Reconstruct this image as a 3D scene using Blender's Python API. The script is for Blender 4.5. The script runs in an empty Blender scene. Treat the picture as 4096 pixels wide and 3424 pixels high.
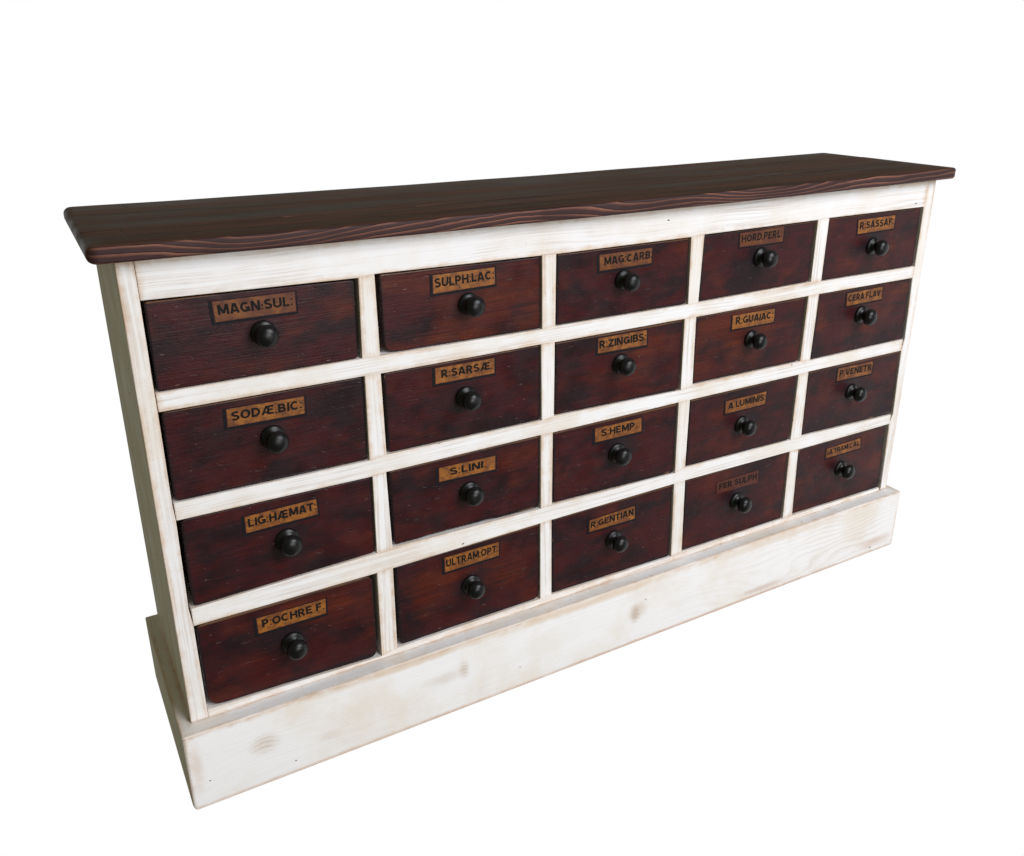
import bpy, bmesh, math, random
from mathutils import Vector, noise as mn

S = bpy.context.scene
C = S.collection
random.seed(7)

# ------------------------------------------------------------------ camera
cd = bpy.data.cameras.new('camera'); cam = bpy.data.objects.new('camera', cd); C.objects.link(cam)
cd.sensor_fit = 'HORIZONTAL'; cd.sensor_width = 36.0
cd.lens = 36.0 * 3535.498 / 4096
cd.shift_x = -(2094.371 - 2048) / 4096
cd.shift_y = (1577.475 - 1712) / 4096
cd.clip_start = 0.05; cd.clip_end = 200
cam.location = (-0.11213, -1.32323, 1.21425)
cam.rotation_euler = (math.radians(90 - 20.943), 0, math.radians(-29.996))
S.camera = cam

# ------------------------------------------------------------------ world (dim room round the furniture)
W = bpy.data.worlds.new('World'); S.world = W; W.use_nodes = True
bg = W.node_tree.nodes['Background']
bg.inputs['Color'].default_value = (1.0, 0.94, 0.56, 1); bg.inputs['Strength'].default_value = 0.15
S.view_settings.view_transform = 'Standard'; S.view_settings.look = 'None'
S.view_settings.exposure = 0; S.view_settings.gamma = 1

def area(name, loc, target, sx, sy, power, col):
    l = bpy.data.lights.new(name, 'AREA'); l.shape = 'RECTANGLE'; l.size = sx; l.size_y = sy
    l.energy = power; l.color = col
    o = bpy.data.objects.new(name, l); C.objects.link(o); o.location = loc
    o.rotation_euler = (Vector(target) - Vector(loc)).to_track_quat('-Z', 'Y').to_euler()
area('key_softbox', (2.5, -4.0, 3.5), (0.9, 0, 0.45), 3.0, 2.6, 246, (0.935, 0.95, 1.0))
area('added_fill', (1.3, -5.0, 1.0), (0.8, 0, 0.45), 2.2, 1.8, 92, (0.99, 0.98, 1.0))  # added unseen fill, lifts the shadow under the top's overhang

# ------------------------------------------------------------------ helpers
def link(me, name, mats, parent=None, loc=None):
    o = bpy.data.objects.new(name, me); C.objects.link(o)
    for m in (mats if isinstance(mats, (list, tuple)) else [mats]): me.materials.append(m)
    if parent: o.parent = parent
    if loc is not None: o.location = loc
    return o

class G:
    """small node-graph helper"""
    def __init__(s, name):
        s.m = bpy.data.materials.new(name); s.m.use_nodes = True
        s.t = s.m.node_tree; s.N = s.t.nodes; s.b = s.N['Principled BSDF']
    def n(s, typ, **kw):
        x = s.N.new(typ)
        for k, v in kw.items(): setattr(x, k, v)
        return x
    def put(s, sock, v):
        if isinstance(v, bpy.types.NodeSocket): s.t.links.new(v, sock)
        elif v is not None:
            try: sock.default_value = v
            except Exception: sock.default_value = (*v, 1) if len(v) == 3 else v
    def mth(s, op, a, b=None, c=None, clamp=False):
        x = s.n('ShaderNodeMath', operation=op, use_clamp=clamp)
        for i, v in enumerate((a, b, c)): s.put(x.inputs[i], v)
        return x.outputs[0]
    def mix(s, f, a, b, mode='MIX'):
        x = s.n('ShaderNodeMix', data_type='RGBA', blend_type=mode)
        s.put(x.inputs[0], f)
        for i, v in ((6, a), (7, b)):
            if isinstance(v, tuple): v = (*v, 1) if len(v) == 3 else v
            s.put(x.inputs[i], v)
        return x.outputs[2]
    def mr(s, v, a, b, c=0., d=1., smooth=True):
        x = s.n('ShaderNodeMapRange', interpolation_type='SMOOTHSTEP' if smooth else 'LINEAR')
        s.put(x.inputs[0], v)
        for i, k in enumerate((a, b, c, d)): x.inputs[1 + i].default_value = k
        return x.outputs[0]
    def uv(s, name):
        return s.n('ShaderNodeUVMap', uv_map=name).outputs[0]
    def obj(s): return s.n('ShaderNodeTexCoord').outputs['Object']
    def scale(s, v, sc, off=(0, 0, 0)):
        x = s.n('ShaderNodeMapping'); s.put(x.inputs[0], v)
        x.inputs['Scale'].default_value = sc; x.inputs['Location'].default_value = off
        return x.outputs[0]
    def noise(s, v, sc=1., detail=3., rough=.55, dist=0.):
        x = s.n('ShaderNodeTexNoise'); s.put(x.inputs['Vector'], v)
        x.inputs['Scale'].default_value = sc; x.inputs['Detail'].default_value = detail
        x.inputs['Roughness'].default_value = rough; x.inputs['Distortion'].default_value = dist
        return x.outputs['Fac']
    def sep(s, v):
        x = s.n('ShaderNodeSeparateXYZ'); s.put(x.inputs[0], v); return x.outputs
    def comb(s, a, b, c=0.):
        x = s.n('ShaderNodeCombineXYZ')
        for i, v in enumerate((a, b, c)): s.put(x.inputs[i], v)
        return x.outputs[0]
    def bump(s, h, strength, dist=.001, prev=None):
        x = s.n('ShaderNodeBump'); s.put(x.inputs['Height'], h)
        x.inputs['Strength'].default_value = strength; x.inputs['Distance'].default_value = dist
        if prev is not None: s.put(x.inputs['Normal'], prev)
        return x.outputs[0]
    def edge(s):
        """metres to the nearest edge of the board face, from uv 'face' (centred metres) and 'half' (half sizes)"""
        f = s.sep(s.uv('face')); h = s.sep(s.uv('half'))
        du = s.mth('SUBTRACT', h[0], s.mth('ABSOLUTE', f[0])); dv = s.mth('SUBTRACT', h[1], s.mth('ABSOLUTE', f[1]))
        return du, dv, s.mth('MINIMUM', du, dv)
    def done(s, col, rough, nrm=None, spec=.5):
        s.put(s.b.inputs['Base Color'], col if not isinstance(col, tuple) else (*col, 1))
        s.put(s.b.inputs['Roughness'], rough)
        if nrm is not None: s.put(s.b.inputs['Normal'], nrm)
        s.b.inputs['Specular IOR Level'].default_value = spec
        return s.m

# UV maps: 'grain' u along the grain (metres, offset per board), 'face' centred metres, 'half' half sizes
def uvs(me, grain='x', seed=None):
    r = random.Random(seed if seed is not None else random.random())
    ox, oy = r.uniform(-40, 40), r.uniform(-40, 40)
    g = me.uv_layers.new(name='grain'); f = me.uv_layers.new(name='face'); h = me.uv_layers.new(name='half')
    vs = [v.co for v in me.vertices]
    lo = [min(v[i] for v in vs) for i in range(3)]; hi = [max(v[i] for v in vs) for i in range(3)]
    ce = [(a + b) / 2 for a, b in zip(lo, hi)]; hf = [(b - a) / 2 for a, b in zip(lo, hi)]
    gi = 'xyz'.index(grain)
    for p in me.polygons:
        n = p.normal; k = max(range(3), key=lambda i: abs(n[i]))
        ax = [i for i in range(3) if i != k]
        if gi in ax: u = gi; v = [i for i in ax if i != gi][0]
        else: u, v = ax                              # end grain
        for li in p.loop_indices:
            co = vs[me.loops[li].vertex_index]
            if gi in ax: g.data[li].uv = (co[u] + ox, co[v] + oy + k * 3.1)
            else: g.data[li].uv = (co[u] * 40 + ox, co[v] + oy)
            f.data[li].uv = (co[u] - ce[u], co[v] - ce[v]); h.data[li].uv = (hf[u], hf[v])

def prism(poly, y0, y1, bev=.0015, seg=2, axis='y', skip=None, jitter=0):
    """extrude a closed outline; axis 'y': outline in x,z from y0 to y1; axis 'z': outline in x,y"""
    bm = bmesh.new()
    mk = (lambda a, b, t: (a, t, b)) if axis == 'y' else (lambda a, b, t: (a, b, t))
    A = [bm.verts.new(mk(a, b, y0)) for a, b in poly]; B = [bm.verts.new(mk(a, b, y1)) for a, b in poly]
    n = len(poly); bm.faces.new(A); bm.faces.new(B[::-1])
    for i in range(n): bm.faces.new((A[i], B[i], B[(i + 1) % n], A[(i + 1) % n]))
    bmesh.ops.recalc_face_normals(bm, faces=bm.faces)
    if bev:
        ed = [e for e in bm.edges if e.calc_face_angle(0) > .6 and not (skip and skip(e))]
        bmesh.ops.bevel(bm, geom=ed, offset=bev, segments=seg, affect='EDGES', profile=.6, clamp_overlap=True)
    me = bpy.data.meshes.new('board'); bm.to_mesh(me); bm.free()
    for p in me.polygons: p.use_smooth = False
    return me

def box(x0, x1, y0, y1, z0, z1, bev=.0015, seg=2):
    return prism([(x0, z0), (x1, z0), (x1, z1), (x0, z1)], y0, y1, bev, seg)

# ------------------------------------------------------------------ materials
def white_paint(gk=1.):
    g = G('distressed_white_paint')
    uv = g.uv('grain'); du, dv, d = g.edge()
    warp = g.noise(g.scale(uv, (2.2, 9, 1)), 1, 2)
    s = g.sep(uv); v2 = g.mth('ADD', s[1], g.mth('MULTIPLY', warp, .03))
    gr = g.noise(g.comb(g.mth('MULTIPLY', s[0], 2.5), g.mth('MULTIPLY', v2, 240)), 1, 3, .6)      # growth rings
    fine = g.noise(g.scale(uv, (25, 900, 1)), 1, 2, .6)
    patch = g.noise(uv, 9, 3, .6)
    patch2 = g.noise(g.scale(uv, (1, 1, 1), (13, 5, 0)), 5, 4, .65)
    speck = g.noise(uv, 620, 2, .5)
    col = g.mix(g.mth('MULTIPLY', g.mr(gr, .47, .60), g.mr(patch, .36, .62, .12 * gk, .60 * gk)), (.81, .805, .815), (.58, .50, .44))
    col = g.mix(g.mr(patch2, .42, .68, 0, .62), col, (.72, .65, .56))                               # thin, stained paint
    col = g.mix(g.mth('MULTIPLY', g.mr(speck, .60, .70), g.mr(patch2, .42, .62, 0, .45)), col, (.42, .36, .29))
    dn = g.mth('ADD', d, g.mth('MULTIPLY', g.mth('SUBTRACT', g.noise(uv, 38, 4, .65), .5), .022))
    rub = g.mth('MULTIPLY', g.mr(dn, .0120, -.003), g.mr(g.noise(g.scale(uv, (1, 1, 1), (3, 9, 0)), 7, 2), .34, .56, .12, .92))
    col = g.mix(rub, col, g.mix(g.mr(gr, .4, .65), (.68, .53, .41), (.50, .35, .24)))               # rubbed back to pine
    dirt = g.mth('MULTIPLY', g.mr(dn, .004, -.004), g.mr(g.noise(g.scale(uv, (1, 1, 1), (31, 2, 0)), 14, 3), .56, .70, 0, .55))
    col = g.mix(dirt, col, (.30, .24, .17))
    ding = g.mr(g.noise(g.scale(uv, (60, 90, 1)), 1, 1, .4), .80, .815)
    col = g.mix(ding, col, (.12, .09, .07))
    nb = g.bump(g.mth('ADD', g.mth('MULTIPLY', gr, .8), g.mth('MULTIPLY', fine, .5)), .30, .0012)
    nb = g.bump(g.noise(uv, 320, 3, .6), .22, .0008, nb)
    nb = g.bump(g.mth('MULTIPLY', ding, -1), .6, .001, nb)
    return g, col, g.mr(patch, .3, .7, .62, .8), nb

def finish_paint(stains=None, cathedral=False, name=None):
    g, col, ro, nb = white_paint(.22 if stains else 1.)
    if name: g.m.name = name
    if stains:
        P = g.obj(); s = g.sep(P); wob = g.noise(P, 30, 4, .65)
        for x, z, rx, rz, a, c in stains:
            e = g.mth('SQRT', g.mth('ADD', g.mth('POWER', g.mth('DIVIDE', g.mth('ABSOLUTE', g.mth('SUBTRACT', s[0], x)), rx), 2.),
                                    g.mth('POWER', g.mth('DIVIDE', g.mth('ABSOLUTE', g.mth('SUBTRACT', s[2], z)), rz), 2.)))
            e = g.mth('ADD', e, g.mth('MULTIPLY', g.mth('SUBTRACT', wob, .5), 1.1))
            col = g.mix(g.mr(e, 1.15, .15, 0, a), col, c)
        # knots: curved ridges
        for x, z, rx, rz in ((.110, .088, .030, .026), (.915, .074, .016, .028), (.225, .055, .02, .012), (.50, .092, .012, .022)):
            ex = g.mth('DIVIDE', g.mth('SUBTRACT', s[0], x), rx); ez = g.mth('DIVIDE', g.mth('SUBTRACT', s[2], z), rz)
            e = g.mth('SQRT', g.mth('ADD', g.mth('MULTIPLY', ex, ex), g.mth('MULTIPLY', ez, ez)))
            e2 = g.mth('ADD', ez, g.mth('ADD', g.mth('MULTIPLY', g.mth('MULTIPLY', ex, ex), .35), g.mth('MULTIPLY', wob, .8)))
            rg = g.mth('MULTIPLY', g.mr(g.mth('SINE', g.mth('MULTIPLY', e2, 17.)), -.2, 1.), g.mr(e, 1.2, .2, 0, .30))
            col = g.mix(rg, col, (.42, .32, .24)); nb = g.bump(rg, .4, .001, nb)
        # flat-sawn grain showing through the paint towards the right end
        F = g.mth('ADD', g.mth('MULTIPLY', g.noise(g.comb(g.mth('MULTIPLY', s[0], 2.6), 4., g.mth('MULTIPLY', s[2], 7.)), 1, 1.5, .4), 13.), g.mth('MULTIPLY', s[2], 70.))
        F = g.mth('ADD', F, g.mth('MULTIPLY', g.noise(P, 40, 3), .5))
        fr = g.mth('FRACT', F)
        rg = g.mth('MULTIPLY', g.mth('MULTIPLY', g.mr(fr, .45, .95), g.mr(fr, 1., .96)), g.mth('MULTIPLY', g.mr(s[0], .85, 1.65, .03, .30), g.mr(g.noise(P, 8, 3), .38, .58, .25, 1)))
        col = g.mix(rg, col, (.54, .43, .36)); nb = g.bump(fr, .15, .001, nb)
    return g.done(col, ro, nb, .05)

M_paint = finish_paint()
M_plinth = finish_paint([(.110, .088, .030, .028, .42, (.56, .46, .36)), (.225, .055, .03, .012, .20, (.6, .52, .4)),
                         (.455, .088, .050, .016, .42, (.56, .48, .40)), (.50, .092, .014, .026, .40, (.50, .40, .30)),
                         (.922, .082, .030, .030, .50, (.54, .44, .34)), (.915, .075, .012, .024, .40, (.40, .30, .22)),
                         (1.30, .018, .10, .010, .50, (.48, .33, .25)), (.38, .147, .20, .010, .6, (.60, .45, .31)),
                         (.80, .146, .30, .012, .62, (.62, .46, .31)), (1.35, .143, .28, .012, .5, (.64, .51, .38)), (.95, .125, .10, .02, .22, (.68, .60, .50)), (.70, .09, .14, .03, .14, (.68, .63, .56)), (1.58, .13, .10, .02, .3, (.68, .60, .50)), (.28, .09, .12, .03, .10, (.68, .63, .56)),
                         (1.69, .030, .08, .018, .55, (.58, .42, .34)), (-.005, .09, .012, .06, .45, (.62, .47, .38)),
                         (.2, .003, .5, .006, .55, (.60, .43, .33)), (1.1, .003, .8, .006, .65, (.55, .36, .27))],
                        name='distressed_white_plinth_paint')

def drawer_wood():
    g = G('old_red_mahogany_stain')
    uv = g.uv('grain'); du, dv, d = g.edge(); f = g.sep(g.uv('face')); P = g.obj(); o = g.sep(P)
    gr = g.noise(g.scale(uv, (9, 380, 1)), 1, 4, .62)
    gr2 = g.noise(g.scale(uv, (3, 60, 1)), 1, 3, .6, .4)
    bl = g.noise(g.scale(uv, (9, 16, 1)), 1, 4, .62)
    bl2 = g.noise(g.scale(uv, (7, 11, 1), (17, 31, 0)), 1, 3, .6)
    col = g.mix(g.mr(bl, .36, .60), (.0160, .0072, .0100), (.048, .0078, .0092))
    wa = g.n('ShaderNodeAttribute', attribute_name='worn').outputs['Fac']
    big = g.noise(g.scale(uv, (5.5, 8, 1), (3, 77, 0)), 1, 4, .6)
    wb = g.mth('ADD', g.mth('MULTIPLY', g.mth('SUBTRACT', wa, .5), .22), big)
    col = g.mix(g.mth('MULTIPLY', g.mr(wb, .49, .70), .75), col, g.mix(g.mr(gr2, .35, .65), (.112, .0215, .0085), (.070, .0115, .0085)))
    col = g.mix(g.mr(bl2, .55, .74, 0, .6), col, (.105, .018, .0085))
    col = g.mix(g.mr(g.noise(g.scale(uv, (5, 30, 1), (7, 3, 0)), 1, 4, .7), .56, .70, 0, .65), col, (.016, .009, .011))
    col = g.mix(g.mr(gr, .44, .64, 0, .40), col, (.014, .006, .006))
    col = g.mix(g.mr(gr, .40, .26, 0, .30), col, (.110, .028, .020))
    # darker towards the knob
    kd = g.mth('SQRT', g.mth('ADD', g.mth('POWER', g.mth('ABSOLUTE', o[0]), 2.), g.mth('POWER', g.mth('ABSOLUTE', o[2]), 2.)))
    kd = g.mth('ADD', kd, g.mth('MULTIPLY', g.mth('SUBTRACT', bl, .5), .03))
    col = g.mix(g.mr(kd, .044, .018, 0, .55), col, (.014, .011, .014))
    dn = g.mth('ADD', d, g.mth('MULTIPLY', g.mth('SUBTRACT', g.noise(uv, 90, 4, .7), .5), .009))
    col = g.mix(g.mr(dn, .006, .0005, 0, .80), col, (.012, .008, .010))
    nick = g.mth('MULTIPLY', g.mr(dn, .0012, -.001), g.mr(g.noise(g.scale(uv, (1, 1, 1), (5, 5, 0)), 25, 3), .52, .66, 0, .8))
    col = g.mix(nick, col, (.16, .085, .045))
    scr = g.mr(g.noise(g.scale(uv, (60, 420, 1), (2, 8, 0)), 1, 1, .4), .785, .81)
    col = g.mix(g.mth('MULTIPLY', scr, .7), col, (.26, .17, .15))
    dot = g.mr(g.noise(uv, 170, 1, .4), .83, .86)
    col = g.mix(g.mth('MULTIPLY', dot, .8), col, (.28, .20, .16))
    col = g.mix(g.mth('MULTIPLY', g.mr(g.mth('SUBTRACT', g.mth('SUBTRACT', g.sep(g.uv('half'))[1], f[1]), g.mth('MULTIPLY', bl, .0016)), .0012, .0), g.mr(bl2, .35, .55, .25, .9)), col, (.120, .052, .024))
    dent = g.noise(g.scale(uv, (42, 120, 1), (9, 4, 0)), 1, 2, .5)
    nb = g.bump(gr, .32, .0011)
    nb = g.bump(g.mth('MULTIPLY', g.mr(dent, .67, .75), -1), .6, .0015, nb)
    nb = g.bump(g.noise(uv, 60, 3, .6), .25, .0018, nb)
    return g.done(col, g.mr(g.noise(uv, 22, 3), .3, .7, .28, .46), nb, .18)
M_drawer = drawer_wood()

def plain(name, c, r, spec=.5, nscale=60, amp=.5, bump=.15):
    g = G(name); P = g.obj(); n = g.noise(P, nscale, 4, .6)
    c2 = tuple(k * (1 - amp) for k in c)
    return g.done(g.mix(g.mr(n, .3, .7), c, c2), g.mr(n, .3, .7, r * .85, min(1, r * 1.15)), g.bump(n, bump, .0006), spec)
M_box = plain('unpainted_drawer_pine', (.20, .12, .06), .7, .3)
M_dark = plain('dark_drawer_edge', (.020, .013, .012), .6, .3)

def knob_mat():
    g = G('ebonised_wood'); P = g.obj()
    n = g.noise(g.scale(P, (60, 60, 260)), 1, 3, .6); q = g.noise(P, 45, 3, .6)
    col = g.mix(g.mr(q, .45, .7), (.004, .0042, .0052), (.009, .0085, .0085))
    return g.done(col, g.mr(q, .3, .7, .28, .40), g.bump(n, .04, .0004), .28)
M_knob = knob_mat()

def paper_mat():
    g = G('gilt_paper_label'); uv = g.uv('grain')
    at = g.n('ShaderNodeAttribute', attribute_name='fade'); fade = at.outputs['Fac']
    n = g.noise(g.scale(uv, (90, 160, 1)), 1, 4, .7); n2 = g.noise(uv, 420, 3, .6); n3 = g.noise(g.scale(uv, (1, 1, 1), (4, 9, 0)), 45, 3, .6)
    col = g.mix(g.mr(n3, .35, .65), (.310, .112, .018), (.185, .060, .014))
    col = g.mix(g.mr(n, .48, .66, 0, .8), col, (.060, .028, .012))
    col = g.mix(g.mr(n2, .57, .68, 0, .85), col, (.030, .018, .014))
    ff = g.mth('ADD', fade, g.mth('MULTIPLY', g.mth('SUBTRACT', n3, .5), 1.3), clamp=True)
    ff = g.mth('MULTIPLY', ff, g.mr(fade, 0., .12)); col = g.mix(g.mth('MULTIPLY', fade, .75), col, (.085, .027, .0120))
    col = g.mix(ff, col, (.070, .0150, .0095))
    return g.done(col, .48, g.bump(n, .25, .0004), .3)
M_paper = paper_mat()
def ink_mat():
    g = G('black_printed_ink'); uv = g.uv('grain')
    at = g.n('ShaderNodeAttribute', attribute_name='fade'); fade = at.outputs['Fac']
    n = g.noise(uv, 260, 3, .6)
    w = g.mth('MULTIPLY', g.mr(n, .56, .70), g.mr(fade, 0, 1, .2, .85))
    return g.done(g.mix(w, (.007, .006, .006), (.09, .036, .014)), .6, None, .12)
M_ink = ink_mat()
M_red = plain('red_label_line', (.10, .018, .010), .5, .3, 300, .6)
M_border = plain('black_label_border', (.009, .0075, .0105), .6, .15, 200, .5)

def top_wood():
    g = G('dark_stained_pine_top'); P = g.obj(); s = g.sep(P)
    streak = g.noise(g.comb(g.mth('MULTIPLY', s[0], 2.2), g.mth('MULTIPLY', s[1], 95.), 0.), 1, 4, .62, .3)
    wide = g.noise(g.comb(g.mth('MULTIPLY', s[0], 1.6), g.mth('MULTIPLY', s[1], 16.), 5.), 1, 3, .6)
    fine = g.noise(g.comb(g.mth('MULTIPLY', s[0], 14.), g.mth('MULTIPLY', s[1], 500.), 2.), 1, 3, .6)
    col = g.mix(g.mr(wide, .35, .65), (.032, .0118, .0092), (.092, .0380, .0255))
    col = g.mix(g.mr(streak, .45, .64, 0, .75), col, (.010, .0060, .005))
    col = g.mix(g.mr(fine, .58, .74, 0, .35), col, (.070, .044, .032))
    crack = g.mr(g.noise(g.comb(g.mth('MULTIPLY', s[0], 7.), g.mth('MULTIPLY', s[1], 210.), 8.), 1, 2, .5), .735, .76)
    col = g.mix(crack, col, (.004, .004, .004))
    nick = g.mr(g.noise(g.comb(g.mth('MULTIPLY', s[0], 60.), g.mth('MULTIPLY', s[1], 260.), 3.), 1, 1, .4), .80, .82)
    col = g.mix(g.mth('MULTIPLY', nick, .7), col, (.25, .20, .16))
    # knife and saw marks scribed across the boards
    for x0_, ya, xb, yb, wd in ((.0263, .1446, .0233, .0267, .0010), (.1183, .3311, .1201, .2654, .0012), (.7061, .1329, .7164, -.0198, .0012),
                            (.0568, .3538, .0603, .3028, .0016), (.8665, .0819, .8682, .0433, .0012), (1.2645, .1607, 1.4354, .146, .0022)):
        L2 = (xb - x0_) ** 2 + (yb - ya) ** 2; wob = g.mth('MULTIPLY', g.mth('SUBTRACT', g.noise(P, 25, 2), .5), .006)
        px_ = g.mth('SUBTRACT', s[0], x0_); py_ = g.mth('ADD', g.mth('SUBTRACT', s[1], ya), wob if x0_ > 1 else 0.)
        t_ = g.mth('DIVIDE', g.mth('ADD', g.mth('MULTIPLY', px_, xb - x0_), g.mth('MULTIPLY', py_, yb - ya)), L2, clamp=True)
        dx_ = g.mth('SUBTRACT', g.mth('ADD', px_, wob if x0_ < 1 else 0.), g.mth('MULTIPLY', t_, xb - x0_)); dy_ = g.mth('SUBTRACT', py_, g.mth('MULTIPLY', t_, yb - ya))
        dd_ = g.mth('SQRT', g.mth('ADD', g.mth('MULTIPLY', dx_, dx_), g.mth('MULTIPLY', dy_, dy_)))
        mk_ = g.mr(dd_, wd, wd * .3); col = g.mix(g.mth('MULTIPLY', mk_, .85), col, (.004, .004, .004)); crack = g.mth('MAXIMUM', crack, mk_)
    for kx_, ky_, kr_ in ((.9806, .2555, .006), (1.0749, .2902, .006), (.0875, .1991, .0035), (1.62, .12, .003), (1.55, .30, .004), (.45, .22, .003)):
        dx_ = g.mth('SUBTRACT', s[0], kx_); dy_ = g.mth('MULTIPLY', g.mth('SUBTRACT', s[1], ky_), 1.0)
        dd_ = g.mth('ADD', g.mth('SQRT', g.mth('ADD', g.mth('MULTIPLY', dx_, dx_), g.mth('MULTIPLY', dy_, dy_))), g.mth('MULTIPLY', g.mth('SUBTRACT', g.noise(P, 160, 2), .5), .008))
        mk_ = g.mr(dd_, kr_, kr_ * .4); col = g.mix(mk_, col, (.004, .004, .004)); crack = g.mth('MAXIMUM', crack, mk_)
    # front edge: flat-sawn face with cathedral rings rubbed back to the wood
    F = g.noise(g.comb(g.mth('MULTIPLY', s[0], 2.1), 0., g.mth('MULTIPLY', s[2], 9.)), 1, 1.5, .4)
    F = g.mth('ADD', g.mth('MULTIPLY', F, 11.), g.mth('MULTIPLY', g.noise(g.comb(g.mth('MULTIPLY', s[0], 22.), 0., g.mth('MULTIPLY', s[2], 60.)), 1, 2), .45))
    fr = g.mth('FRACT', g.mth('ADD', F, g.mth('MULTIPLY', s[2], 135.)))
    ring = g.mth('MULTIPLY', g.mr(fr, .58, .95, 0, 1, False), g.mr(fr, 1., .97))
    e = g.mix(ring, (.050, .0240, .0240), (.250, .105, .070))
    e = g.mix(g.mth('MULTIPLY', g.mr(fr, .0, .07), g.mr(fr, .16, .07)), e, (.012, .007, .008))
    e = g.mix(g.mr(g.noise(g.comb(g.mth('MULTIPLY', s[0], 30.), 0., g.mth('MULTIPLY', s[2], 600.)), 1, 3, .6), .5, .75, 0, .5), e, (.016, .009, .010))
    e = g.mix(g.mr(g.noise(P, 6, 2), .42, .62, .0, .45), e, (.026, .013, .014))
    nrm = g.sep(g.n('ShaderNodeNewGeometry').outputs['True Normal'])
    front = g.mr(g.mth('MULTIPLY', nrm[1], -1.), .35, .75)
    col = g.mix(front, col, e)
    hb = g.mth('ADD', g.mth('MULTIPLY', streak, .6), g.mth('MULTIPLY', fine, .4))
    hb = g.mth('ADD', g.mth('MULTIPLY', hb, g.mth('SUBTRACT', 1., front)), g.mth('MULTIPLY', ring, front))
    nb = g.bump(hb, .35, .0012); nb = g.bump(g.mth('MULTIPLY', crack, -1), .8, .001, nb)
    nb = g.bump(g.noise(P, 14, 2), .15, .004, nb); nb = g.bump(wide, .3, .004, nb)
    return g.done(col, g.mr(wide, .3, .7, .42, .58), nb, .16)
M_top = top_wood()
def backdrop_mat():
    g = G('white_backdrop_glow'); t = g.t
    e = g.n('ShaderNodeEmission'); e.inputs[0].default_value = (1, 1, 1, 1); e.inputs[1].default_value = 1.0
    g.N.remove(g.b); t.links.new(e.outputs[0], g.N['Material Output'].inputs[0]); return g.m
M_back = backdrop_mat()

# ------------------------------------------------------------------ setting: added white backdrop that glows by itself, far behind and below
def backdrop():
    bm = bmesh.new(); R = 14.; c = Vector((.9, 0, .5)); rows = []
    for i in range(25):
        el = math.radians(-78 + i * (78 + 8.5) / 24); row = []
        for j in range(41):
            az = math.radians(-24 + j * (24 + 135) / 40)  # left end pulled in to keep the glow off the chest side
            row.append(bm.verts.new(c + R * Vector((math.sin(az) * math.cos(el), math.cos(az) * math.cos(el), math.sin(el)))))
        rows.append(row)
    for i in range(24):
        for j in range(40): bm.faces.new((rows[i][j], rows[i + 1][j], rows[i + 1][j + 1], rows[i][j + 1]))
    me = bpy.data.meshes.new('backdrop'); bm.to_mesh(me); bm.free()
    for p in me.polygons: p.use_smooth = True
    o = link(me, 'backdrop', M_back); o['kind'] = 'structure'
backdrop()

# ------------------------------------------------------------------ measured faces (x, z in metres): openings, labels, knobs
OPEN=[
 [((0.0253,0.8907),(0.3491,0.8851),(0.3465,0.7508),(0.0251,0.7504)),((0.3764,0.8882),(0.6902,0.8848),(0.6915,0.7490),(0.3779,0.7506)),((0.7197,0.8843),(1.0298,0.8851),(1.0329,0.7496),(0.7197,0.7503)),((1.0629,0.8868),(1.3770,0.8883),(1.3772,0.7536),(1.0594,0.7501)),((1.4107,0.8896),(1.7196,0.8891),(1.7224,0.7493),(1.4092,0.7508)),],
 [((0.0256,0.7201),(0.3486,0.7198),(0.3471,0.5662),(0.0250,0.5681)),((0.3769,0.7190),(0.6896,0.7203),(0.6920,0.5687),(0.3785,0.5700)),((0.7192,0.7194),(1.0266,0.7201),(1.0291,0.5664),(0.7192,0.5721)),((1.0570,0.7198),(1.3748,0.7222),(1.3730,0.5710),(1.0598,0.5726)),((1.4080,0.7223),(1.7204,0.7213),(1.7279,0.5685),(1.4043,0.5680)),],
 [((0.0267,0.5377),(0.3504,0.5347),(0.3489,0.3828),(0.0246,0.3751)),((0.3757,0.5370),(0.6901,0.5388),(0.6915,0.3801),(0.3789,0.3849)),((0.7175,0.5380),(1.0260,0.5398),(1.0285,0.3757),(0.7174,0.3830)),((1.0561,0.5394),(1.3734,0.5394),(1.3715,0.3778),(1.0562,0.3830)),((1.4040,0.5410),(1.7221,0.5394),(1.7296,0.3698),(1.4060,0.3802)),],
 [((0.0279,0.3419),(0.3463,0.3421),(0.3448,0.1618),(0.0286,0.1722)),((0.3775,0.3425),(0.6906,0.3476),(0.6920,0.1708),(0.3766,0.1686)),((0.7168,0.3481),(1.0278,0.3502),(1.0337,0.1674),(0.7191,0.1723)),((1.0589,0.3507),(1.3729,0.3475),(1.3766,0.1690),(1.0641,0.1708)),((1.4017,0.3459),(1.7149,0.3449),(1.7281,0.1641),(1.4075,0.1699)),],
]
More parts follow.
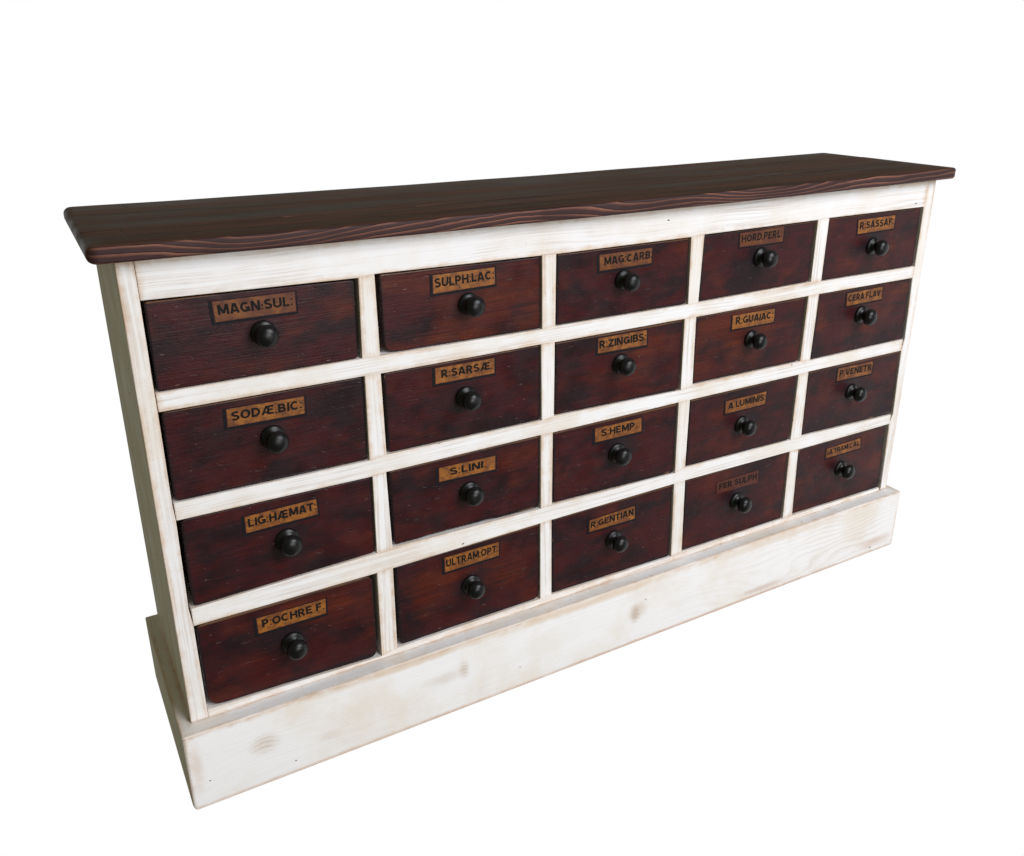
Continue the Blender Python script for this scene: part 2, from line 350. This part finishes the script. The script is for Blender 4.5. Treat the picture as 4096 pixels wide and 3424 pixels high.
LAB=[
 [((0.1219,0.8764),(0.2465,0.8760),(0.2459,0.8443),(0.1234,0.8444)),((0.4785,0.8738),(0.5964,0.8744),(0.5970,0.8435),(0.4781,0.8414)),((0.8143,0.8722),(0.9370,0.8736),(0.9372,0.8432),(0.8160,0.8416)),((1.1587,0.8801),(1.2818,0.8832),(1.2807,0.8508),(1.1601,0.8510)),((1.5068,0.8768),(1.6294,0.8775),(1.6296,0.8463),(1.5091,0.8445)),],
 [((0.1226,0.7051),(0.2458,0.7033),(0.2448,0.6731),(0.1217,0.6747)),((0.4762,0.7104),(0.5938,0.7098),(0.5934,0.6804),(0.4759,0.6805)),((0.8168,0.7116),(0.9341,0.7113),(0.9355,0.6791),(0.8173,0.6804)),((1.1580,0.7081),(1.2800,0.7070),(1.2799,0.6757),(1.1587,0.6765)),((1.5014,0.7117),(1.6204,0.7126),(1.6236,0.6816),(1.5032,0.6805)),],
 [((0.1293,0.5156),(0.2501,0.5172),(0.2506,0.4871),(0.1291,0.4847)),((0.4766,0.5196),(0.5934,0.5174),(0.5930,0.4885),(0.4760,0.4907)),((0.8164,0.5246),(0.9324,0.5242),(0.9336,0.4928),(0.8175,0.4934)),((1.1580,0.5157),(1.2791,0.5166),(1.2795,0.4854),(1.1599,0.4855)),((1.5053,0.5303),(1.6263,0.5276),(1.6267,0.4956),(1.5053,0.4978)),],
 [((0.1273,0.3204),(0.2499,0.3197),(0.2488,0.2887),(0.1281,0.2881)),((0.4809,0.3316),(0.5988,0.3315),(0.5984,0.3003),(0.4808,0.2989)),((0.8105,0.3196),(0.9265,0.3234),(0.9283,0.2911),(0.8101,0.2915)),((1.1524,0.3211),(1.2809,0.3211),(1.2811,0.2889),(1.1554,0.2915)),((1.5030,0.3238),(1.6232,0.3272),(1.6282,0.2974),(1.5041,0.2975)),],
]
KNOB=[
 [(0.1921,0.8186),(0.5440,0.8163),(0.8719,0.8191),(1.2222,0.8245),(1.5650,0.8127),],
 [(0.1892,0.6449),(0.5335,0.6473),(0.8727,0.6520),(1.2174,0.6476),(1.5576,0.6539),],
 [(0.1944,0.4554),(0.5369,0.4568),(0.8724,0.4594),(1.2119,0.4502),(1.5623,0.4618),],
 [(0.1844,0.2518),(0.5353,0.2569),(0.8729,0.2581),(1.2197,0.2573),(1.5637,0.2567),],
]
WD, ZT, ZP = 1.750, .9522, .1558          # body width, underside of top, top of plinth
YB = .355                                  # back of the body
chest = bpy.data.objects.new('apothecary_chest', None); C.objects.link(chest)
chest['label'] = 'distressed white apothecary chest with twenty dark red labelled drawers and dark wooden top'
chest['category'] = 'chest of drawers'

def part(me, name, mat, grain, parent=chest, seed=None, label=None):
    uvs(me, grain, seed); o = link(me, name, mat, parent)
    if label: o['label'] = label
    return o

# ---- worktop: three boards glued side by side, bullnosed ends, eased front arris, sagging 4 mm in the middle
def worktop():
    x0, x1, y0, y1, z0, z1 = -.0345, 1.7845, -.0278, .3685, .9525, .9770
    top = bpy.data.objects.new('worktop', None); C.objects.link(top); top.parent = chest
    R = .016; pts = []
    for cx, cy, a0 in ((x1 - R, y1 - R, 0), (x0 + R, y1 - R, 90), (x0 + R, y0 + R, 180), (x1 - R, y0 + R, 270)):
        for k in range(9):
            t = math.radians(a0 + 90 * k / 8); pts.append((cx + R * math.cos(t), cy + R * math.sin(t), math.cos(t), math.sin(t)))
    fine = []
    for i, p in enumerate(pts):
        q = pts[(i + 1) % len(pts)]; fine.append(p); L = math.dist(p[:2], q[:2])
        if L > .1:
            m = int(L / .03)
            for k in range(1, m): t = k / m; fine.append((p[0] + (q[0] - p[0]) * t, p[1] + (q[1] - p[1]) * t, p[2], p[3]))
    bm = bmesh.new(); rows = []
    for k in range(13):
        row = []
        for x, y, nx, ny in fine:
            e = nx * nx; rt = .0045 + (.0100 - .0045) * e; rb = .0045 + (.0085 - .0045) * e
            if k <= 6: t = math.radians(90 - 15 * k); ins = rt * (1 - math.cos(t)); z = z1 - rt * (1 - math.sin(t))
            else: t = math.radians(15 * (k - 7) * 90 / 75); ins = rb * (1 - math.cos(t)); z = z0 + rb * (1 - math.sin(t))
            row.append(bm.verts.new((x - nx * ins, y - ny * ins, z)))
        rows.append(row)
    n = len(fine)
    for a, b in zip(rows, rows[1:]):
        for i in range(n): bm.faces.new((a[i], a[(i + 1) % n], b[(i + 1) % n], b[i]))
    bm.faces.new(rows[0]); bm.faces.new(rows[-1][::-1])
    bmesh.ops.recalc_face_normals(bm, faces=bm.faces)
    for i in range(1, 30):
        x = x0 + (x1 - x0) * i / 30
        bmesh.ops.bisect_plane(bm, geom=bm.verts[:] + bm.edges[:] + bm.faces[:], plane_co=(x, 0, 0), plane_no=(1, 0, 0), dist=1e-6)
    src = bpy.data.meshes.new('s'); bm.to_mesh(src); bm.free()
    cuts = [None, .098, .236, None]
    for k in range(3):
        bm = bmesh.new(); bm.from_mesh(src)
        for val, no in ((cuts[k], -1), (cuts[k + 1], 1)):
            if val is None: continue
            r = bmesh.ops.bisect_plane(bm, geom=bm.verts[:] + bm.edges[:] + bm.faces[:], plane_co=(0, val, 0), plane_no=(0, no, 0), clear_outer=True, dist=1e-6)
            bmesh.ops.edgeloop_fill(bm, edges=[e for e in r['geom_cut'] if isinstance(e, bmesh.types.BMEdge)])
        for v in bm.verts:
            up = v.co.z > .965
            v.co.z -= .0042 * (1 - ((v.co.x - .875) / .9) ** 2)
            v.co.z += .0006 * mn.noise(Vector((v.co.x * 6, v.co.y * 4, k)))
            if v.co.y < -.01: v.co.y += .0007 * mn.noise(Vector((v.co.x * 9, 7, v.co.z * 30)))
            if up: v.co.z -= (.0004, 0, .0005)[k]
        me = bpy.data.meshes.new('board'); bm.to_mesh(me); bm.free()
        for p in me.polygons: p.use_smooth = True
        me.set_sharp_from_angle(angle=math.radians(40))
        part(me, 'board', M_top, 'x', top)
worktop()

# ---- frame
# averaged station for rails: upper edge follows the drawer bottoms of row r, lower edge the drawer tops of row r+1
T = .022
def rail(r):
    up, dn = [], []
    for c in range(5):
        if r >= 0: _, _, br, bl = OPEN[r][c]; up += [bl, br]
        if r < 3: tl, tr, _, _ = OPEN[r + 1][c]; dn += [tl, tr]
    xl = .0255 + .0008 * (r + 1); xr = 1.7215
    if r == -1: up = [(xl, ZT - .0045), (xr, ZT - .0045)]
    if r == 3: dn = [(xl, ZP + .0002), (xr, ZP + .0002)]
    up = [(xl, up[0][1])] + up[1:-1] + [(xr, up[-1][1])]
    dn = [(xl, dn[0][1])] + dn[1:-1] + [(xr, dn[-1][1])]
    me = prism(dn + up[::-1], 0, .31, .0016, 2)
    nm = 'top_rail' if r == -1 else 'bottom_rail' if r == 3 else 'rail'
    part(me, nm, M_paint, 'x', seed=20 + r)
for r in range(-1, 4): rail(r)
for r in range(4):
    for c in range(4):
        _, tr, br, _ = OPEN[r][c]; tl, _, _, bl = OPEN[r][c + 1]
        part(prism([(br[0], br[1] - .0008), (bl[0], bl[1] - .0008), (tl[0], tl[1] + .0008), (tr[0], tr[1] + .0008)], .0007, .30, .0013, 2),
             'divider', M_paint, 'z', seed=50 + r * 7 + c)
def stile(side):
    pts = []
    for r in range(4):
        tl, tr, br, bl = OPEN[r][0 if side < 0 else 4]
        pts += [tl, bl] if side < 0 else [tr, br]
    if side < 0:
        inner = [(.0250, ZT - .004)] + [(min(x, .0290), z) for x, z in pts] + [(.0290, ZP + .0003)]
        poly = [(0, ZP + .0003)] + inner[::-1] + [(0, ZT - .004)]
    else:
        inner = [(1.7210, ZT - .004)] + [(max(x, 1.7205), z) for x, z in pts] + [(1.7270, ZP + .0003)]
        poly = [(WD, ZT - .004)] + inner + [(WD, ZP + .0003)]
    me = prism(poly, .0003, T, .0022, 3)
    part(me, 'stile', M_paint, 'z', seed=90 + side)
stile(-1); stile(1)
for sx in (0, 1):
    x0, x1 = (.0016, .020) if sx == 0 else (WD - .020, WD - .0016)
    ys = [T + .0006, .135, .252, YB]
    for a, b in zip(ys, ys[1:]):
        part(box(x0, x1, a + .0003, b - .0003, ZP + .0019, ZT - .004, .0012, 2), 'side_plank', M_paint, 'z', seed=int(a * 1000) + sx)
part(box(.021, WD - .021, YB - .012, YB, ZP + .001, ZT - .005, .0005, 1), 'back_panel', M_box, 'x')

# ---- plinth: mitred boards with rounded corners
PX0, PX1, PY0, PY1 = -.0210, 1.7685, -.0316, .3630
def arc(cx, cy, r, a0, a1, n=4): return [(cx + r * math.cos(math.radians(a0 + (a1 - a0) * i / n)), cy + r * math.sin(math.radians(a0 + (a1 - a0) * i / n))) for i in range(n + 1)]
rr = .006
front_poly = arc(PX0 + rr, PY0 + rr, rr, 225, 270) + arc(PX1 - rr, PY0 + rr, rr, 270, 315) + [(WD - .004, .004), (.004, .004)]
def nomitre(e):
    a, b = e.verts[0].co, e.verts[1].co
    inn = lambda v: PX0 + .008 < v.x < PX1 - .008 and v.y > PY0 + .008
    if abs(a.z - b.z) > .01: return True                          # uprights stay as modelled
    return inn(a) or inn(b)                                       # mitres and inner edges stay square
def soften(me):
    """round the lower corners and lower side edges of the plinth"""
    bm = bmesh.new(); bm.from_mesh(me); r = .013; z0 = -.0015
    cut = lambda co, no: bmesh.ops.bisect_plane(bm, geom=bm.verts[:] + bm.edges[:] + bm.faces[:], plane_co=co, plane_no=no, dist=1e-6)
    for d in (.0006, .0018, .0034, .0055, .0080, .0105, .013):
        cut((0, 0, z0 + d), (0, 0, 1)); cut((PX0 + d, 0, 0), (1, 0, 0)); cut((PX1 - d, 0, 0), (1, 0, 0))
    for v in bm.verts:
        for cx, sg in ((PX0 + r, -1), (PX1 - r, 1)):
            dx, dz = v.co.x - cx, v.co.z - (z0 + r)
            if dx * sg > 0 and dz < 0 and math.hypot(dx, dz) > r:
                k = r / math.hypot(dx, dz); v.co.x = cx + dx * k; v.co.z = z0 + r + dz * k
    bm.to_mesh(me); bm.free()
    for q in me.polygons: q.use_smooth = True
    me.set_sharp_from_angle(angle=math.radians(40))
me = prism(front_poly, -.0015, ZP, .0042, 3, 'z', nomitre); soften(me)
part(me, 'plinth_board', M_plinth, 'x', seed=301)
lp = arc(PX0 + rr, PY0 + rr, rr, 180, 225)[::-1] + [(PX0, PY0 + rr), (PX0, PY1), (-.0002, PY1), (-.0002, .0002)]
lp = arc(PX0 + rr - .0001, PY0 + rr, rr, 225, 180) + [(PX0 - .0001, PY1), (.0038, PY1), (.0038, .0042)]
me = prism(lp, -.0015, ZP - .0002, .0042, 3, 'z', nomitre); soften(me); part(me, 'plinth_board', M_paint, 'y', seed=302)
rp = [(WD + WD - (x - 0) if False else PX0 + PX1 - x, y) for x, y in lp][::-1]
me = prism(rp, -.0015, ZP - .0002, .0042, 3, 'z', nomitre); soften(me); part(me, 'plinth_board', M_paint, 'y', seed=303)

# ---- drawers
TEXTS = [['MAGN·SUL:', 'SULPH:LAC:', 'MAG:CARB:', 'HORD.PERL:', 'R:SASSAF:'],
         ['SODÆ.BIC:', 'R:SARSÆ.', 'R:ZINGIBS:', 'R:GUAIAC:', 'CERA.FLAV:'],
         ['LIG:HÆMAT:', 'S:LINI.', 'S:HEMP.', 'A LUMINIS:', 'P.VENETR'],
         ['P:OCHRE F.', 'ULTRAM:OPT:', 'R:GENTIAN', 'FER SULPH', 'ULTRAM:CAL']]
TX = [[(.05, .96), (.03, .98), (.09, 1.0), (.04, .96), (.05, .96)], [(.06, .96), (.10, .96), (.03, .98), (.08, .96), (.04, .98)],
      [(.04, .98), (.19, .82), (.14, .89), (.07, .98), (.06, .98)], [(.07, .97), (.03, .98), (.03, .97), (.06, .96), (.03, .95)]]
FADE = [[.50, 0, .42, .62, .05], [.08, .10, .12, 0, .12], [.03, 0, .10, .22, .25], [0, .05, .10, .92, .18]]
#  inset left, right, top, bottom (mm)
def gaps(r, c):
    G_ = [4, 3, 2.6, .8]
    G_[0] = [4.5, 4.5, 3.5, 3.5, 3.5][c]; G_[1] = [4.5, 2.5, 3, 4.5, 4][c]
    sp = {(0, 0): (5, 7, 3, 1), (0, 1): (9.5, 1.5, 3, 1), (2, 0): (8, 2.5, 2.5, 1), (3, 0): (4, 8, 3, 1.5), (3, 1): (7, 2, 2, 1.5), (2, 1): (7, 2, 2.5, 2.5),
          (1, 0): (5, 3, 2.5, 1), (1, 1): (6, 2, 2.2, 1), (0, 2): (4, 3, 2.5, 1)}
    return sp.get((r, c), G_)
RAD = {(3, 0): (10, 14, 12, 16), (0, 1): (3, 3, 3, 15), (0, 0): (4, 4, 3, 3), (3, 1): (3, 3, 12, 7), (2, 0): (5, 3, 4, 5), (1, 0): (4, 4, 3, 6), (2, 1): (3, 3, 8, 3),
       (3, 2): (5, 3, 5, 3), (1, 1): (4, 3, 3, 5), (2, 3): (3, 3, 7, 3), (2, 4): (3, 3, 6, 3)}

WORN = [[.45, .95, .2, .1, .55], [.05, .2, .6, 1, .4], [.2, .45, .35, .3, .35], [.55, .5, .25, .55, .35]]
def rounded_quad(Q, rad):
    out = []
    for i in range(4):
        p = Vector(Q[i]); a = (Vector(Q[i - 1]) - p).normalized(); b = (Vector(Q[(i + 1) % 4]) - p).normalized(); R = rad[i]
        for k in range(5):
            t = k / 4; out.append(tuple((p + a * R) * (1 - t) ** 2 + 2 * t * (1 - t) * p + (p + b * R) * t * t))
    return out
def wobble(pts, sd, amp=.0004):
    # add points along the long sides and a little unevenness
    res = []
    for i, p in enumerate(pts):
        q = pts[(i + 1) % len(pts)]; L = math.dist(p, q); res.append(p)
        if L > .05:
            m = int(L / .02)
            for k in range(1, m):
                t = k / m; x = p[0] + (q[0] - p[0]) * t; z = p[1] + (q[1] - p[1]) * t
                w = amp * mn.noise(Vector((x * 40, z * 40, sd)))
                nx, nz = -(q[1] - p[1]) / L, (q[0] - p[0]) / L
                res.append((x + nx * w, z + nz * w))
    return res

# knob: turned wood, lathed about the y axis
def knob_mesh():
    pr = [(0, .0), (.0196, .0), (.0202, .0010), (.0200, .0026), (.0186, .0042), (.0150, .0058), (.0112, .0078), (.0092, .0105), (.0088, .0130),
          (.0098, .0156), (.0128, .0176), (.0160, .0196), (.0182, .0222), (.0189, .0250), (.0184, .0282), (.0168, .0314), (.0138, .0343), (.0098, .0363), (.0050, .0374), (0, .0377)]
    bm = bmesh.new(); n = 40; rg = []
    for r, h in pr:
        if r == 0: rg.append([bm.verts.new((0, -h, 0))])
        else: rg.append([bm.verts.new((r * math.cos(2 * math.pi * i / n), -h, r * math.sin(2 * math.pi * i / n))) for i in range(n)])
    for a, b in zip(rg, rg[1:]):
        for i in range(n):
            j = (i + 1) % n
            if len(a) == 1: bm.faces.new((a[0], b[i], b[j]))
            elif len(b) == 1: bm.faces.new((a[i], b[0], a[j]))
            else: bm.faces.new((a[i], b[i], b[j], a[j]))
    bmesh.ops.recalc_face_normals(bm, faces=bm.faces)
    me = bpy.data.meshes.new('knob'); bm.to_mesh(me); bm.free()
    for p in me.polygons: p.use_smooth = True
    me.materials.append(M_knob)
    return me
KM = knob_mesh()

# heavy grotesque capitals drawn as strokes (unit height)
def _arc(cx, cy, rx, ry, a0, a1, n=10):
    return [(cx + rx * math.cos(math.radians(a0 + (a1 - a0) * i / n)), cy + ry * math.sin(math.radians(a0 + (a1 - a0) * i / n))) for i in range(n + 1)]
SW = .215; HH = SW / 2
_bowl = lambda x0, y0, y1, w: [(x0, y1)] + _arc(w - (y1 - y0) / 2 - HH, (y0 + y1) / 2, (y1 - y0) / 2, (y1 - y0) / 2, 90, -90) + [(x0, y0)]
_S = _arc(.345, .735, .235, .172, 25, 180, 9) + _arc(.345, .735, .235, .20, 195, 262, 4) + _arc(.345, .275, .255, .225, 82, 20, 4) + _arc(.345, .285, .255, .192, 0, -160, 10)
GLY = {
 'A': (.80, [[(.10, 0), (.36, 1)], [(.70, 0), (.44, 1)], [(.22, .27), (.58, .27)]]),
 'Æ': (1.16, [[(.08, 0), (.50, 1)], [(.24, .27), (.62, .27)], [(.62, 0), (.62, 1)], [(.62, 1 - HH), (1.10, 1 - HH)], [(.62, .51), (1.04, .51)], [(.62, HH), (1.12, HH)]]),
 'B': (.72, [[(HH, 0), (HH, 1)], _bowl(HH, .52, 1 - HH, .66), _bowl(HH, HH, .52, .71)]),
 'C': (.80, [_arc(.42, .5, .325, .5 - HH, 48, 312, 18)]),
 'D': (.78, [[(HH, 0), (HH, 1)], [(HH, 1 - HH), (.30, 1 - HH)] + _arc(.30, .5, .385, .5 - HH, 90, -90, 14) + [(HH, HH)]]),
 'E': (.66, [[(HH, 0), (HH, 1)], [(HH, 1 - HH), (.62, 1 - HH)], [(HH, .51), (.56, .51)], [(HH, HH), (.64, HH)]]),
 'F': (.62, [[(HH, 0), (HH, 1)], [(HH, 1 - HH), (.60, 1 - HH)], [(HH, .49), (.54, .49)]]),
 'G': (.82, [_arc(.42, .5, .325, .5 - HH, 48, 345, 18), [(.46, .42), (.80, .42)], [(.72, .05), (.72, .46)]]),
 'H': (.76, [[(HH, 0), (HH, 1)], [(.67, 0), (.67, 1)], [(HH, .51), (.67, .51)]]),
 'I': (.19, [[(HH, 0), (HH, 1)]]),
 'L': (.60, [[(HH, 0), (HH, 1)], [(HH, HH), (.58, HH)]]),
 'M': (.94, [[(HH, 0), (HH, 1)], [(.85, 0), (.85, 1)], [(.13, 1), (.47, .12)], [(.81, 1), (.47, .12)]]),
 'N': (.78, [[(HH, 0), (HH, 1)], [(.69, 0), (.69, 1)], [(.12, 1), (.66, 0)]]),
 'O': (.86, [_arc(.43, .5, .335, .5 - HH, 0, 360, 24)]),
 'P': (.70, [[(HH, 0), (HH, 1)], _bowl(HH, .44, 1 - HH, .69)]),
 'R': (.76, [[(HH, 0), (HH, 1)], _bowl(HH, .46, 1 - HH, .69), [(.34, .46), (.66, 0)]]),
 'S': (.70, [_S]),
 'T': (.70, [[(.35, 0), (.35, 1)], [(0, 1 - HH), (.70, 1 - HH)]]),
 'U': (.76, [[(HH, 1)] + _arc(.38, .36, .287, .36 - HH, 180, 360, 14) + [(.667, 1)]]),
 'V': (.76, [[(.09, 1), (.36, 0)], [(.67, 1), (.40, 0)]]),
 'Z': (.70, [[(.03, 1 - HH), (.67, 1 - HH)], [(.58, .9), (.12, .1)], [(.02, HH), (.69, HH)]]),
 ':': (.17, [[(.085, .06), (.085, .21)], [(.085, .62), (.085, .77)]]),
 '.': (.17, [[(.085, .0), (.085, .16)]]),
 '·': (.17, [[(.085, .36), (.085, .52)], [(.085, .02), (.085, .16)]]),
 ' ': (.22, []),
}
def text_polys(s):
    V, F, x = [], [], 0.
    jr = random.Random(s)
    for ch in s:
        w, st = GLY[ch]; tilt = jr.uniform(-.03, .03); dy = jr.uniform(-.025, .025)
        for k, P in enumerate(st):
            hw = HH * (.78 if ch in ':.·' else 1.) ; b = len(V); m = len(P); closed = m > 3 and math.dist(P[0], P[-1]) < 1e-6
            for i in range(m):
                if closed and i in (0, m - 1): d0 = (P[1][0] - P[-2][0], P[1][1] - P[-2][1])
                else: a = P[max(0, i - 1)]; c = P[min(m - 1, i + 1)]; d0 = (c[0] - a[0], c[1] - a[1])
                L = math.hypot(*d0) or 1; nx, ny = -d0[1] / L * hw, d0[0] / L * hw
                for sg in (1, -1):
                    px, py = P[i][0] + sg * nx, P[i][1] + sg * ny; V.append((x + px + tilt * py, py + dy, k * .00002))
            for i in range(m - 1): F.append((b + 2 * i, b + 2 * i + 1, b + 2 * i + 3, b + 2 * i + 2))
        x += w + .10
    return V, F

def bil(Q, u, v):
    tl, tr, br, bl = Q
    a = (tl[0] + (tr[0] - tl[0]) * u, tl[1] + (tr[1] - tl[1]) * u); b = (bl[0] + (br[0] - bl[0]) * u, bl[1] + (br[1] - bl[1]) * u)
    return (a[0] + (b[0] - a[0]) * v, a[1] + (b[1] - a[1]) * v)

def label_mesh(Q, text, tx, fade, ox, oz, r, c):
    V, F, MI = [], [], []
    def slab(q, y, mi, n=14, rag=0):
        b = len(V); pts = []
        for i in range(n + 1): pts.append(bil(q, i / n, 0))
        for i in range(n + 1): pts.append(bil(q, 1 - i / n, 1))
        m = len(pts)
        for x, z in pts:
            w = rag * mn.noise(Vector((x * 300, z * 300, r * 5 + c))); V.append((x - ox, y, z - oz + w))
        for x, z in pts: V.append((x - ox, 0.0004, z - oz))
        F.append(tuple(range(b, b + m))); MI.append(mi)
        for i in range(m): F.append((b + i, b + m + i, b + m + (i + 1) % m, b + (i + 1) % m)); MI.append(mi)
    tl, tr, br, bl = Q
    ln, rn, bn, tn = .0052, .0026, .0044, .0010
    if c >= 3: ln, bn = .0038, .0032
    if fade > .8: ln, rn, bn, tn = .0012, .0024, .0004, .0002
    slab(((tl[0] - ln, tl[1] + tn), (tr[0] + rn, tr[1] + tn), (br[0] + rn, br[1] - bn), (bl[0] - ln, bl[1] - bn)), -.00030, 0, 14, .0004)
    slab(Q, -.00050, 1)
    q2 = ((tl[0] + .0011, tl[1] - .0007), (tr[0] - .0011, tr[1] - .0007), (br[0] - .0011, br[1] + .0009), (bl[0] + .0011, bl[1] + .0009))
    slab(q2, -.00070, 2, 24, .0005)
    TV, TF = text_polys(text)
    x0 = min(v[0] for v in TV); x1 = max(v[0] for v in TV)
    z0, z1 = 0., 1.
    b = len(V)
    for x, y, dd in TV:
        u = tx[0] + (tx[1] - tx[0]) * (x - x0) / (x1 - x0)
        v = .68 - (.68 - .19) * (y - z0) / (z1 - z0)
        p = bil(Q, u, v); V.append((p[0] - ox, -.00085 - dd, p[1] - oz))
    for f in TF: F.append(tuple(b + i for i in f)); MI.append(3)
    me = bpy.data.meshes.new('name_label'); me.from_pydata(V, [], F)
    bm = bmesh.new(); bm.from_mesh(me)
    for f in bm.faces:
        if f.material_index == 0: pass
    bm.to_mesh(me); bm.free()
    for m in (M_border, M_red, M_paper, M_ink): me.materials.append(m)
    for p, mi in zip(me.polygons, MI): p.material_index = mi
    # front faces must look towards -y
    bm = bmesh.new(); bm.from_mesh(me)
    for f in bm.faces:
        f.normal_update()
        if abs(f.normal.y) > .9 and f.normal.y > 0: f.normal_flip()
    bm.to_mesh(me); bm.free()
    at = me.attributes.new('fade', 'FLOAT', 'POINT')
    for i in range(len(at.data)): at.data[i].value = fade
    return me

rnd = random.Random(3)
for r in range(4):
    for c in range(5):
        tl, tr, br, bl = OPEN[r][c]; gl, gr_, gt, gb = [k * .001 for k in gaps(r, c)]
        kx, kz = KNOB[r][c]
        y = .0028 + rnd.uniform(-.0008, .0014)
        Q = [(tl[0] + gl, tl[1] - gt), (tr[0] - gr_, tr[1] - gt), (br[0] - gr_, br[1] + gb), (bl[0] + gl, bl[1] + gb)]
        Q = [(a - kx, b - kz) for a, b in Q]
        rad = [k * .001 * rnd.uniform(1.1, 1.7) for k in RAD.get((r, c), (3, 3, 4, 4))]
        pts = wobble(rounded_quad(Q, rad), r * 5 + c)
        if (r, c) == (2, 1):                       # lower edge of this drawer is broken away
            pts = [(x, z + (.0022 + .0014 * mn.noise(Vector((x * 90, 0, 0))) if z < -.05 and -.105 < x < .06 else 0)) for x, z in pts]
        me = prism(pts, 0, .019, 0)
        bm = bmesh.new(); bm.from_mesh(me)
        ed = [e for e in bm.edges if all(abs(v.co.y) < 1e-6 for v in e.verts)]
        bmesh.ops.bevel(bm, geom=ed, offset=.0016, segments=2, affect='EDGES', profile=.5)
        for v in bm.verts:
            v.co.y += .0006 * mn.noise(Vector((v.co.x * 12 + r, v.co.z * 12, c * 3)))
        # drawer box behind the front
        X0 = min(p[0] for p in Q) + .006; X1 = max(p[0] for p in Q) - .006; Z0 = min(p[1] for p in Q) + .004; Z1 = max(p[1] for p in Q) - .012
        vs = [bm.verts.new(p) for p in [(X0, .0192, Z0), (X1, .0192, Z0), (X1, .0192, Z1), (X0, .0192, Z1), (X0, .295, Z0), (X1, .295, Z0), (X1, .295, Z1), (X0, .295, Z1)]]
        for f in ((0, 4, 5, 1), (1, 5, 6, 2), (2, 6, 7, 3), (3, 7, 4, 0), (4, 7, 6, 5), (0, 1, 2, 3)):
            nf = bm.faces.new([vs[i] for i in f]); nf.material_index = 1
        bm.to_mesh(me); bm.free()
        me.materials.append(M_drawer); me.materials.append(M_box)
        at = me.attributes.new('worn', 'FLOAT', 'POINT')
        for i in range(len(at.data)): at.data[i].value = WORN[r][c]
        uvs(me, 'x', seed=r * 5 + c + .5)
        # edge distances measured on the front only
        f = me.uv_layers['face']; h = me.uv_layers['half']
        cx = (Q[0][0] + Q[1][0] + Q[2][0] + Q[3][0]) / 4; cz = (Q[0][1] + Q[1][1] + Q[2][1] + Q[3][1]) / 4
        hx = (Q[1][0] - Q[0][0]) / 2; hz = (Q[0][1] - Q[3][1]) / 2
        for l in me.loops:
            co = me.vertices[l.vertex_index].co; f.data[l.index].uv = (co.x - cx, co.z - cz); h.data[l.index].uv = (hx, hz)
        d = bpy.data.objects.new('drawer', me); C.objects.link(d); d.parent = chest; d.location = (kx, y, kz)
        t = TEXTS[r][c]
        d['label'] = 'dark red drawer with the paper label ' + t.replace('·', ' ').replace(':', ' ').replace('.', ' ').strip()
        k = bpy.data.objects.new('knob', KM); C.objects.link(k); k.parent = d
        kf = rnd.uniform(.96, 1.03); k.scale = (kf, rnd.uniform(.95, 1.04), kf); k.location = (0, -.0002, 0); k.rotation_euler = (rnd.uniform(-.045, .03), rnd.uniform(0, 6.28), rnd.uniform(-.03, .03))
        lm = label_mesh(LAB[r][c], t, TX[r][c], FADE[r][c], kx, kz, r, c); uvs(lm, 'x', seed=r * 5 + c + 200)
        lo = bpy.data.objects.new('name_label', lm); C.objects.link(lo); lo.parent = d
        if FADE[r][c] > .8: lo['label'] = 'label worn almost to bare wood'
